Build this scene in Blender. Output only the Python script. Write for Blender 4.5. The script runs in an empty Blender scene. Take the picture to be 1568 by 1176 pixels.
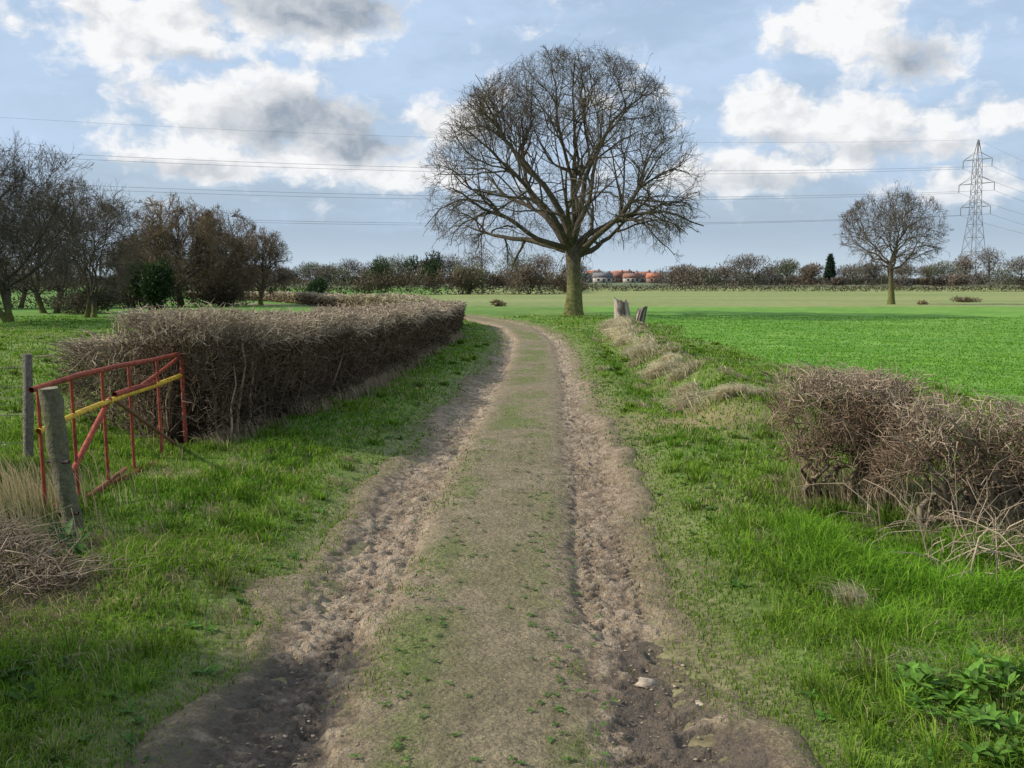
import bpy, math, numpy as np
from math import radians
sc=bpy.context.scene
rng=np.random.default_rng(7)
EL=34
# ---------------------------------------------------------------- noise
def _h(ix,iy,s):
    h=(ix.astype(np.int64)*374761393+iy.astype(np.int64)*668265263+s*974711)&0xffffffff
    h=((h^(h>>13))*1274126177)&0xffffffff
    h=(h^(h>>16))&0xffffff
    return h/float(0xffffff)
def vn(x,y,s=0):
    x=np.asarray(x,float);y=np.asarray(y,float)
    ix=np.floor(x);iy=np.floor(y);fx=x-ix;fy=y-iy
    fx=fx*fx*(3-2*fx);fy=fy*fy*(3-2*fy)
    a=_h(ix,iy,s);b=_h(ix+1,iy,s);c=_h(ix,iy+1,s);d=_h(ix+1,iy+1,s)
    return (a*(1-fx)+b*fx)*(1-fy)+(c*(1-fx)+d*fx)*fy
def fbm(x,y,s=0,o=4):
    r=0;a=.5;t=0
    for i in range(o):
        r=r+a*vn(x*2**i,y*2**i,s+i*17);t+=a;a*=.55
    return r/t-.5
def sst(a,b,x):
    t=np.clip((x-a)/(b-a),0,1);return t*t*(3-2*t)
def mix(a,b,t):
    t=np.asarray(t)[...,None];return np.asarray(a)*(1-t)+np.asarray(b)*t
def nrm(v): return v/(np.linalg.norm(v,axis=-1,keepdims=True)+1e-9)
# ---------------------------------------------------------------- mesh helpers
def mk(name,V,faces,mat,col=None,smooth=False,parent=None,loc=None):
    V=np.asarray(V,np.float32).reshape(-1,3)
    me=bpy.data.meshes.new(name)
    me.vertices.add(len(V));me.vertices.foreach_set('co',V.ravel())
    fl=[np.asarray(f,np.int32) for f in faces if len(f)]
    nl=sum(f.size for f in fl);nf=sum(len(f) for f in fl)
    me.loops.add(nl);me.polygons.add(nf)
    me.loops.foreach_set('vertex_index',np.concatenate([f.ravel() for f in fl]))
    st=[];o=0
    for f in fl:
        st.append(o+np.arange(len(f))*f.shape[1]);o+=f.size
    me.polygons.foreach_set('loop_start',np.concatenate(st).astype(np.int32))
    me.update(calc_edges=True)
    if smooth: me.polygons.foreach_set('use_smooth',np.ones(nf,bool))
    if col is not None:
        c=np.ones((len(V),4),np.float32);c[:,:3]=col
        at=me.attributes.new('col','FLOAT_COLOR','POINT');at.data.foreach_set('color',c.ravel())
    me.materials.append(mat)
    ob=bpy.data.objects.new(name,me);sc.collection.objects.link(ob)
    if parent: ob.parent=parent
    if loc is not None: ob.location=loc
    return ob
class Acc:
    def __init__(s): s.V=[];s.F={3:[],4:[]};s.C=[];s.n=0
    def add(s,V,F,C):
        V=np.asarray(V,float).reshape(-1,3)
        s.V.append(V)
        for f in F:
            f=np.asarray(f)
            if len(f): s.F[f.shape[1]].append(f+s.n)
        C=np.asarray(C,float)
        s.C.append(np.broadcast_to(C,(len(V),3)) if C.ndim==1 else C.reshape(-1,3));s.n+=len(V)
    def make(s,name,mat,smooth=False,**k):
        fs=[np.concatenate(v) for v in s.F.values() if v]
        return mk(name,np.concatenate(s.V),fs,mat,np.concatenate(s.C),smooth,**k)
def tubes(P,R,S):
    N,K,_=P.shape
    T=np.empty_like(P);T[:,1:-1]=P[:,2:]-P[:,:-2];T[:,0]=P[:,1]-P[:,0];T[:,-1]=P[:,-1]-P[:,-2]
    T=nrm(T)
    ref=np.where(np.abs(T[:,:1,2:3])>.9,np.array([1.,0,0]),np.array([0,0,1.]))
    A=nrm(np.cross(T,np.broadcast_to(ref,T.shape)));B=np.cross(T,A)
    a=np.arange(S)*2*np.pi/S
    V=P[:,:,None]+R[:,:,None,None]*(A[:,:,None]*np.cos(a)[:,None]+B[:,:,None]*np.sin(a)[:,None])
    i=np.arange(N)[:,None,None]*K*S+np.arange(K-1)[None,:,None]*S
    j=np.arange(S)[None,None];j2=(j+1)%S
    F=np.stack([i+j,i+j2,i+S+j2,i+S+j],-1).reshape(-1,4)
    return V.reshape(-1,3),F
def addtubes(acc,P,R,S,C,cv=.25,r=rng):
    V,F=tubes(P,R,S);N,K=R.shape
    c=np.broadcast_to(np.asarray(C,float),(N,3))*(1+cv*(r.random((N,1))*2-1))
    acc.add(V,[F],np.repeat(c,K*S,axis=0))
def bar(acc,a,b,r,C,S=6,r2=None):
    P=np.array([[a,b]],float);addtubes(acc,P,np.array([[r,r if r2 is None else r2]]),S,C,0)
def box(acc,c,s,C,yaw=0,tilt=(0,0)):
    x,y,z=[d/2 for d in s]
    v=np.array([[i*x,j*y,k*z] for i in(-1,1) for j in(-1,1) for k in(-1,1)],float)
    cy,sy=math.cos(yaw),math.sin(yaw)
    v=np.stack([v[:,0]*cy-v[:,1]*sy,v[:,0]*sy+v[:,1]*cy,v[:,2]],1)+np.array(c)
    acc.add(v,[np.array([[0,1,3,2],[4,6,7,5],[0,4,5,1],[2,3,7,6],[0,2,6,4],[1,5,7,3]])],C)
# ---------------------------------------------------------------- materials
def mat(name,rough=.9,trans=0,nscale=8,namt=.35,bump=0,bscale=30,col=None,wet=False,spec=.2,n2=None,diff=False,bd=.02):
    m=bpy.data.materials.new(name);m.use_nodes=True;nt=m.node_tree;N=nt.nodes;L=nt.links;N.clear()
    out=N.new('ShaderNodeOutputMaterial')
    if col is None:
        a=N.new('ShaderNodeAttribute');a.attribute_name='col';cs=a.outputs['Color']
    else:
        a=N.new('ShaderNodeRGB');a.outputs[0].default_value=(*col,1);cs=a.outputs[0]
    tc=N.new('ShaderNodeNewGeometry')
    def noise(scale,det=4):
        n=N.new('ShaderNodeTexNoise');n.inputs['Scale'].default_value=scale;n.inputs['Detail'].default_value=det
        n.inputs['Roughness'].default_value=.62
        L.new(tc.outputs['Position'],n.inputs['Vector']);return n.outputs['Fac']
    def mul(cs,scale,amt,det=4):
        f=noise(scale,det)
        mr=N.new('ShaderNodeMapRange');mr.inputs['From Min'].default_value=.3;mr.inputs['From Max'].default_value=.7
        mr.inputs['To Min'].default_value=1-amt;mr.inputs['To Max'].default_value=1+amt;L.new(f,mr.inputs['Value'])
        vm=N.new('ShaderNodeVectorMath');vm.operation='SCALE';L.new(cs,vm.inputs[0]);L.new(mr.outputs[0],vm.inputs['Scale'])
        return vm.outputs[0]
    if namt: cs=mul(cs,nscale,namt,1 if diff else 4)
    if n2: cs=mul(cs,n2[0],n2[1])
    if diff:
        p=N.new('ShaderNodeBsdfDiffuse');L.new(cs,p.inputs['Color'])
    else:
        p=N.new('ShaderNodeBsdfPrincipled');L.new(cs,p.inputs['Base Color']);p.inputs['Roughness'].default_value=rough
        p.inputs['Specular IOR Level'].default_value=spec
    if wet:
        mr=N.new('ShaderNodeMapRange');mr.inputs['From Min'].default_value=.07;mr.inputs['From Max'].default_value=.13
        mr.inputs['To Min'].default_value=.4;mr.inputs['To Max'].default_value=.95;L.new(cs,mr.inputs['Value']);L.new(mr.outputs[0],p.inputs['Roughness'])
    if bump:
        b=N.new('ShaderNodeBump');b.inputs['Strength'].default_value=bump;b.inputs['Distance'].default_value=bd
        L.new(noise(bscale,6),b.inputs['Height']);L.new(b.outputs[0],p.inputs['Normal'])
    s=p.outputs[0]
    if trans:
        t=N.new('ShaderNodeBsdfTranslucent');L.new(cs,t.inputs['Color']);ms=N.new('ShaderNodeMixShader')
        ms.inputs[0].default_value=trans;L.new(s,ms.inputs[1]);L.new(t.outputs[0],ms.inputs[2]);s=ms.outputs[0]
    L.new(s,out.inputs['Surface']);return m
M_ground=mat('ground_soil_grass',nscale=1.3,namt=.2,bump=.8,bscale=22,n2=(16,.4))
M_mud=mat('track_mud',nscale=9,namt=.22,bump=1.0,bscale=32,wet=True,n2=(70,.38),spec=.3,bd=.05)
M_grass=mat('grass_blades',trans=.35,namt=.12,nscale=1.5,diff=True)
M_twig=mat('twig_bark',namt=.2,nscale=6,diff=True)
M_bark=mat('tree_bark',namt=.3,nscale=9,diff=True)
M_far=mat('distant_foliage',namt=.3,nscale=.3,diff=True)
M_metal=mat('rusted_paint',rough=.75,namt=.45,nscale=22,bump=.3,bscale=90,spec=.25,n2=(4,.3))
M_wood=mat('weathered_wood',namt=.35,nscale=30,bump=.8,bscale=60)
M_steel=mat('galvanised_steel',rough=.5,col=(.2,.21,.22),namt=.1)
M_leaf=mat('broad_leaf',rough=.6,trans=.25,namt=.3,nscale=30,spec=.2)
M_stone=mat('stone',namt=.3,nscale=40,diff=True)
M_wall=mat('painted_building',namt=.12,nscale=2)
# ---------------------------------------------------------------- terrain
PX=np.array([-.16,-.16,-.176,-.15,-.087,0,.26,.48,.61,.25,-.95,-2.6,-6,-12,-22,-60])
PY=np.array([-60,3.4,4.5,5.5,7.1,9.7,15.5,22,29,37,43,48.5,55,64,76,120])
_yy=np.linspace(-60,120,3601);_cx=np.interp(_yy,PY,PX)
_k=np.ones(61)/61;_cs=np.convolve(np.pad(_cx,30,'edge'),_k,'valid');_sl=np.gradient(_cs,_yy)
def lat(x,y):
    c=np.interp(y,_yy,_cs);s=np.interp(y,_yy,_sl);return (x-c)/np.sqrt(1+s*s)
def hw(y): return 1.14-.22*sst(8,24,y)
def bankx(y): return np.interp(y,[10,13,20,33,38],[2.55,2.75,2.95,3.5,4.0])
def bankm(x,y,w=.5,o=0):
    return np.exp(-((x-bankx(y)-o)/w)**2)*sst(10.5,13.5,y)*(1-sst(33,38,y))
def G(x,y):
    u=np.abs(lat(x,y));v=sst(hw(y)-.05,hw(y)+.5,u)
    near=1-sst(60,90,np.abs(y))
    z=(.06*v+fbm(x*.9,y*.9,3,3)*.08*v)*near+fbm(x*.12,y*.12,5,2)*.12*v*near
    z=z+bankm(x,y,.55,.3)*(.22+.34*fbm(x*1.3,y*.6,8,3))-bankm(x,y,.35,-.7)*.12
    z=z-.05*(1-sst(hw(y)-.35,hw(y)+.1,u))*(1-sst(100,110,y))
    return z
def edgef(x,y): return hw(y)+fbm(x*1.3,y*.9,41,4)*.5
def grow_axis(a,step,f,end):
    r=[a];s=step
    while abs(r[-1])<abs(end): r.append(r[-1]+s);s*=f
    return r[1:]
xs=np.array(sorted([-v for v in grow_axis(6.,.12,1.07,4000)]+list(np.arange(-6,9.01,.1))+grow_axis(9.05,.12,1.07,4000)))
ys=np.array(sorted([-v for v in grow_axis(0.,.2,1.25,300)]+list(np.arange(0,26,.1))+grow_axis(26,.12,1.035,5000)))
X,Y=np.meshgrid(xs,ys)
Z=G(X,Y)-.14*(1-sst(hw(Y)-.55,hw(Y)-.25,np.abs(lat(X,Y))))*(1-sst(84,88,Y))*sst(-3,-2,Y)
def cropmask(x,y):
    b=np.interp(y,[8,13.5,20,37,42,60],[8.2,6.6,4.9,5.6,4.4,4.2])
    return sst(-.25,.35,x-b+fbm(x*.8,y*.4,9,3)*1.2)*sst(9,12,y)
def barem(x,y): return np.exp(-((x-3.9)/.9)**2-((y-6.7)/1.6)**2)+np.exp(-((x-2.1)/1.1)**2-((y-11.8)/1.2)**2)*.75+np.exp(-((x+2.65)/.5)**2-((y-5.35)/.75)**2)*.9+np.exp(-((x-2.3)/.35)**2-((y-4.6)/.5)**2)*.4
def gcol(x,y):
    n=fbm(x*.5,y*.5,21,4);n2=fbm(x*3,y*3,25,3)
    c=mix([.10,.16,.028],[.16,.21,.05],sst(-.2,.25,n))
    c=mix(c,[.14,.115,.055],sst(.05,.3,n2)*.6)
    c=mix(c,[.24,.175,.09],np.exp(-((x-2.1)/1.2)**2-((y-11.8)/1.3)**2)*.9)
    c=mix(c,[.21,.16,.10],np.exp(-((x-3.9)/.9)**2-((y-6.7)/1.6)**2)*.95)
    c=mix(c,[.12,.092,.055],np.exp(-((x+2.65)/.55)**2-((y-5.35)/.85)**2)*.9)
    c=mix(c,[.30,.25,.14],bankm(x,y,.35)*sst(-.05,.18,fbm(x*1.5,y*.8,28,3))*.8)
    far=sst(28,45,y);c=mix(c,mix([.10,.195,.03],[.15,.235,.045],sst(-.2,.2,n)),far)
    cr=mix([.105,.24,.028],[.15,.285,.042],sst(-.25,.25,n+n2*.4));c=mix(c,cr,cropmask(x,y))
    olive=mix([.19,.23,.072],[.235,.26,.092],sst(-.2,.2,fbm(x*.05,y*.15,31)))
    c=mix(c,olive,sst(60,66,y+.05*x)*sst(-13,-5,x+(y-60)*.02))
    lf=mix([.09,.20,.028],[.14,.25,.045],sst(-.2,.2,fbm(x*.08,y*.12,33)))
    c=mix(c,lf,sst(30,42,y)*(1-sst(-12,-5,x+(y-60)*.02)))
    c=mix(c,[.12,.145,.07],sst(190,260,y))
    u=np.abs(lat(x,y));c=mix(c,[.18,.145,.082],(1-sst(hw(y)-.1,hw(y)+.4,u+n2*.6))*(y<110)*.85)
    return c
C=gcol(X,Y)
def gridF(ny,nx):
    idx=np.arange(ny*nx).reshape(ny,nx);return np.stack([idx[:-1,:-1],idx[:-1,1:],idx[1:,1:],idx[1:,:-1]],-1).reshape(-1,4)
mk('ground',np.stack([X,Y,Z],-1),[gridF(*X.shape)],M_ground,C.reshape(-1,3),True)
# ---------------------------------------------------------------- dirt track
vs=[-3.]
while vs[-1]<90:
    vs.append(vs[-1]+max(.013,min(.3,abs(vs[-1])*.0038)) if vs[-1]>2.3 else vs[-1]+.05)
vs=np.array(vs);us=np.linspace(-1.75,1.75,250)
U,Vv=np.meshgrid(us,vs)
sl=np.interp(Vv,_yy,_sl);cx=np.interp(Vv,_yy,_cs);nn=np.sqrt(1+sl*sl)
TX=cx+U/nn;TY=Vv-U*sl/nn
edge=edgef(TX,TY);a=np.abs(U)
rut=np.exp(-((a-.74)/.27)**4)
n1=fbm(TX*4,TY*3,51,5);n3=fbm(TX*13,TY*13,53,4);n5=fbm(TX*28,TY*28,55,3);n4=fbm(TX*1.3,TY*.7,57,3)
clod=np.abs(fbm(TX*9,TY*7,59,4))
def tyre(c,ph,w):
    d=a-c;return np.sign(np.sin((TY*9+np.abs(d)*11+ph)*2*np.pi))*np.exp(-(d/w)**4)
tmask=sst(-.04,.08,n4+fbm(TX*2.2,TY*.9,77,3))
det=n1*.035*(.3+rut)+n3*.04*(.2+rut)+n5*.03*(.2+rut)-clod*.12*rut*sst(-.1,.1,-n4)-.05*rut+tyre(.66+.05*np.sin(TY*.7),0,.08)*tmask*.010+tyre(.86+.04*np.sin(TY*.5+1),.4,.07)*tmask*.008
narr=np.exp(-((a-.56-.04*np.sin(TY*.8))/.035)**2)*sst(0,.2,fbm(TX*.4,TY*.5,63,3))
det=det-.02*narr
inner=1-sst(-.22,.12,a-edge)
Zt=G(TX,TY)+(.056+det)*inner-.035*sst(-.1,.15,a-edge)
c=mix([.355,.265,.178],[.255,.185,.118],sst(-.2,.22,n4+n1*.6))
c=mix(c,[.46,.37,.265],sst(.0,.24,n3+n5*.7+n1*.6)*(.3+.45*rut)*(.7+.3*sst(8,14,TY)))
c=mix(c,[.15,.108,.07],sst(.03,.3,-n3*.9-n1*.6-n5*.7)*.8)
def cenm(u,y,n):
    f=sst(6,14,y)
    return np.clip((.9*np.exp(-((u+.30)/.15)**2)+.6*np.exp(-((u-.34)/.11)**2)+.12*np.exp(-(u/.4)**4))*(1-f)+f*1.15*np.exp(-((u+.02)/.31)**4),0,1)
cm=cenm(U,TY,0)
c=mix(c,mix([.245,.20,.12],[.19,.162,.085],sst(-.2,.2,n1)),np.exp(-(U/.48)**6)*.8)
c=mix(c,[.15,.175,.048],cm*sst(-.12,.14,n1*.6+fbm(TX*1.6,TY*1.0,61,3)+n3*.3)*.8)
def wetm(u,y,u0,y0,su,sy): return np.exp(-((u-u0)/su)**2-((y-y0)/sy)**2)
w=wetm(U,TY,.80,4.25,.2,.65)*1.2+wetm(U,TY,.84,3.4,.3,.5)*.9+wetm(U,TY,-.82,4.0,.34,.8)*.8+wetm(U,TY,-.72,5.6,.2,.9)*.45+wetm(U,TY,-.9,3.,.3,.5)*.8+wetm(U,TY,.72,6.5,.1,1.)*.3
w=np.clip(w*(1.2+2.6*(-n1-n3*.6)),0,1);w=sst(.3,.7,w)
c=mix(c,[.105,.08,.056],w*.88)
c=mix(c,[.18,.15,.076],sst(-.3,.0,a-edge)*.7)
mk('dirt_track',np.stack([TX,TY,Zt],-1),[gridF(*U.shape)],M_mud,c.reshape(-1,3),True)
# crumbs of mud and a few stones
oct_=np.array([[1,0,0],[-1,0,0],[0,1,0],[0,-1,0],[0,0,1],[0,0,-1]],float)
of=np.array([[0,2,4],[2,1,4],[1,3,4],[3,0,4],[2,0,5],[1,2,5],[3,1,5],[0,3,5]])
_v=list(oct_);_f=[];_c={}
def mid(i,j):
    k=(min(i,j),max(i,j))
    if k not in _c: _c[k]=len(_v);_v.append(nrm(_v[i]+_v[j]))
    return _c[k]
for f in of:
    p,q,r=f;d,e,g=mid(p,q),mid(q,r),mid(r,p);_f+=[[p,d,g],[d,q,e],[g,e,r],[d,e,g]]
SV=np.array(_v);SF=np.array(_f)
def stones(name,x,y,z,s,col,flat=.5,m=None):
    N=len(x);V=SV[None]*(1+.2*rng.standard_normal((N,len(SV),1)))*np.stack([s,s*(.6+.5*rng.random(N)),s*flat],-1)[:,None]
    a=rng.random(N)*6.28;ca,sa=np.cos(a)[:,None],np.sin(a)[:,None]
    V=np.stack([V[...,0]*ca-V[...,1]*sa,V[...,0]*sa+V[...,1]*ca,V[...,2]],-1)+np.stack([x,y,z],-1)[:,None]
    F=(SF[None]+np.arange(N)[:,None,None]*len(SV)).reshape(-1,3)
    mk(name,V.reshape(-1,3),[F],m or M_stone,np.repeat(col,len(SV),axis=0),True)
N=2600
sy=2.5+14*rng.random(N)**1.5;side=rng.choice([-1,1],N);su=np.where(rng.random(N)<.75,side*(.76+.17*rng.standard_normal(N)),rng.uniform(-1.1,1.1,N))
ss=.003+.008*rng.random(N)**2
sx=np.interp(sy,_yy,_cs)+su
scol=mix([.34,.27,.19],[.23,.175,.12],rng.random(N))
stones('gravel',sx,sy,.004-.045*np.exp(-((np.abs(su)-.74)/.27)**4),ss,scol,.4)
stones('flat_stones',np.array([.80,.58,.40,.95,-.75,-1.05]),np.array([4.05,4.3,4.45,3.95,6.3,5.1]),np.array([-.045]*6),np.array([.08,.055,.045,.03,.035,.03]),np.tile([.33,.27,.20],(6,1)),.3)
# ---------------------------------------------------------------- grass blades
def blades(acc,x,y,h,w,lean,col,z=None,azi=None):
    N=len(x);z=G(x,y) if z is None else z
    a=rng.random(N)*6.283;b=rng.random(N)*6.283 if azi is None else azi
    sx,sy=np.cos(a)*w/2,np.sin(a)*w/2
    lx,ly=np.cos(b)*lean*h,np.sin(b)*lean*h
    V=np.empty((N,5,3))
    V[:,0]=np.stack([x-sx,y-sy,z-.01],-1);V[:,1]=np.stack([x+sx,y+sy,z-.01],-1)
    mx,my,mz=x+lx*.33,y+ly*.33,z+h*.6
    V[:,2]=np.stack([mx+sx*.8,my+sy*.8,mz],-1);V[:,3]=np.stack([mx-sx*.8,my-sy*.8,mz],-1)
    V[:,4]=np.stack([x+lx,y+ly,z+h*(1-.35*lean)],-1)
    i=np.arange(N)[:,None]*5
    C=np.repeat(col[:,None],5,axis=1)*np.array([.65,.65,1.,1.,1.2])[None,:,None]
    acc.add(V,[i+np.array([[0,1,2,3]]),i+np.array([[3,2,4]])],C.reshape(-1,3))
def gpal(x,y,N):
    n=sst(-.25,.25,fbm(x*.7,y*.7,71,3));r=rng.random(N)
    c=mix([.095,.205,.016],[.22,.35,.04],np.clip(n*.6+r*.5,0,1))
    c=mix(c,[.05,.125,.014],(rng.random(N)<.22)*.8)
    q=sst(.04,.28,fbm(x*1.3,y*1.3,73,4))
    st=rng.random(N)<.05+.28*q
    return mix(c,[.46,.375,.2],st*.85)
acc=Acc()
def scatter(N,y0,y1,p=1.15):
    r=rng.random(N);y=(y0**(1-p)+r*(y1**(1-p)-y0**(1-p)))**(1/(1-p))
    x=rng.uniform(-1,1,N)*(.58*y+1.3);return x,y
x,y=scatter(640000,2.3,46,1.35)
us_=lat(x,y);u=np.abs(us_);ed=edgef(x,y)
verge=sst(-.25,.2,u-ed)
patch=sst(-.06,.16,fbm(x*1.6,y*1.0,61,3)+fbm(x*5,y*4,82,3)*.6)
cen=cenm(us_,y,0)*patch*(.75+.25*sst(7,16,y))+.03*patch*sst(-.02,.2,fbm(x*3,y*3,88,3))
prob=np.where(u<ed,np.maximum(cen,verge*(.3+.7*patch)),verge)*np.clip(1-barem(x,y),0,1)
prob=prob*np.where(u<ed,1,.45+.55*sst(-.22,.12,fbm(x*2.5,y*2.5,83,4)))
k=rng.random(len(x))<prob
x,y,u,ed=x[k],y[k],u[k],ed[k];crop=cropmask(x,y);N=len(x)
tuss=sst(.0,.28,fbm(x*2.2,y*2.2,85,3))
h=.014+.028*sst(-.1,.7,u-ed)*(.5+rng.random(N))+.06*tuss*sst(.1,.8,u-ed)
lush=sst(1.25,1.9,x)*(1-sst(6.,8.,y))*sst(-.18,.12,fbm(x*1.2,y*1.2,89,3))
leftg=sst(1.4,2.,-x)*(1-sst(9,12,y))
h=h*(1+1.3*lush+.4*leftg);h=np.where(crop>.5,.02+.025*rng.random(N),h);h*=.6+.7*rng.random(N)
w=np.maximum(.0032,y*.00085)*(1+.4*rng.random(N))
col=gpal(x,y,N)
col=mix(col,mix([.12,.285,.03],[.185,.34,.048],rng.random(N)),crop)
col=mix(col,mix([.12,.30,.02],[.20,.37,.035],rng.random(N)),lush*.7)
zb=G(x,y)+.05*(1-sst(-.22,.12,u-ed))
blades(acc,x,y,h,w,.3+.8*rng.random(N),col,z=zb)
T=2200;tx,ty=scatter(T,2.4,30,1.3)
tu=np.abs(lat(tx,ty));k=(tu>hw(ty)+.2)&(cropmask(tx,ty)<.3)&(rng.random(T)<.75)&(barem(tx,ty)<.4)
tx,ty=tx[k],ty[k];m=60
r=np.abs(rng.standard_normal((len(tx),m)))*.045;aa=rng.random((len(tx),m))*6.283
x=(tx[:,None]+r*np.cos(aa)).ravel();y=(ty[:,None]+r*np.sin(aa)).ravel()
H=np.repeat(.06+.10*rng.random(len(tx))**1.5+.07*(tx>1.4)*(ty<7),m)*(.5+.6*rng.random(len(x)))
col=gpal(x,y,len(x))*np.repeat(.55+.7*rng.random(len(tx)),m)[:,None]
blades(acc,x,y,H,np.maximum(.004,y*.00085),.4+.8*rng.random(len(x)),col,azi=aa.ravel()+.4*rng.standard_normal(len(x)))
acc.make('grass',M_grass)
# dry straw grass
acc=Acc()
def straw(cx,cy,sx,sy,n,h,lean=.7,col=(.42,.34,.19),az0=3.4):
    x=cx+sx*rng.standard_normal(n);y=cy+sy*rng.standard_normal(n)
    k=np.abs(lat(x,y))>hw(y)+.05;x,y=x[k],y[k];n=len(x)
    if n==0:return
    c=mix(np.array(col)*.7,np.array(col)*1.15,rng.random(n))
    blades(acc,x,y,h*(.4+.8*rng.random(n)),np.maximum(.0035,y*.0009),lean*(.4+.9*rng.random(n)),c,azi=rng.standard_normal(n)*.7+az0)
pale=(.80,.69,.44)
for (yy,dx,sx,sy,n,h) in((13.0,.05,.26,.12,1000,.16),(13.5,-.35,.16,.12,500,.17),(14.5,-.25,.12,.15,450,.18),(15.9,-.1,.12,.15,380,.18),(17.6,-.2,.15,.28,800,.25),(18.6,-.05,.1,.2,350,.22),(21.2,-.25,.14,.4,700,.3),(22.6,-.05,.12,.3,400,.24),(25.9,-.25,.15,.6,800,.32),(29,-.3,.18,.8,1000,.36),(31.8,-.15,.2,.6,700,.34),(34,-.05,.26,.6,800,.34)):
    for q in range(3): straw(bankx(yy)+dx+.14*rng.standard_normal(),yy+sy*rng.standard_normal(),sx*.65,sy*.7,n//3,h*rng.uniform(.6,1.2),1.4,np.array(pale)*rng.uniform(.7,1.05))
for i in range(60):
    yy=12.6+22*rng.random()**1.2;straw(bankx(yy)+.5*rng.standard_normal(),yy,.08,.12,50,.13,1.2,(.58,.48,.29))
for i in range(26): straw(rng.uniform(1.5,3.4),rng.uniform(3.2,8),.06,.08,70,.12,1.,(.48,.39,.23))
for i in range(24): straw(rng.uniform(-2.9,-1.35),rng.uniform(3.4,10),.05,.08,40,.09,1.,(.44,.36,.2))
straw(1.72,4.95,.05,.05,180,.18,.9,(.6,.5,.32));straw(1.75,4.1,.12,.1,320,.12,1.4,(.6,.5,.32));straw(2.25,4.6,.2,.2,600,.1,1.5,(.45,.36,.22))
straw(-2.65,5.4,.35,.42,4200,.11,1.8,(.25,.19,.125));straw(-2.2,4.6,.25,.25,700,.08,1.8,(.25,.19,.125))
straw(-2.0,6.35,.3,.05,300,.04,1.6);straw(-2.0,5.75,.12,.15,260,.05,1.8,(.6,.54,.42))
straw(-3.5,6.9,.3,.4,900,.38,.35);straw(-3.3,6.0,.4,.4,1100,.25,.7,(.36,.3,.19))
for i in range(40):
    yy=rng.uniform(10,30);straw(np.interp(yy,[10,14.6,29],[-2.7,-2.0,-1.5])-.15,yy,.12,.3,130,.2,.6,(.38,.3,.19))
straw(2.6,7.4,.25,.3,700,.28,.5,(.44,.36,.22));straw(3.6,6.2,.5,.5,1400,.32,.7,(.44,.36,.23))
acc.make('dry_grass',M_grass)
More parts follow.
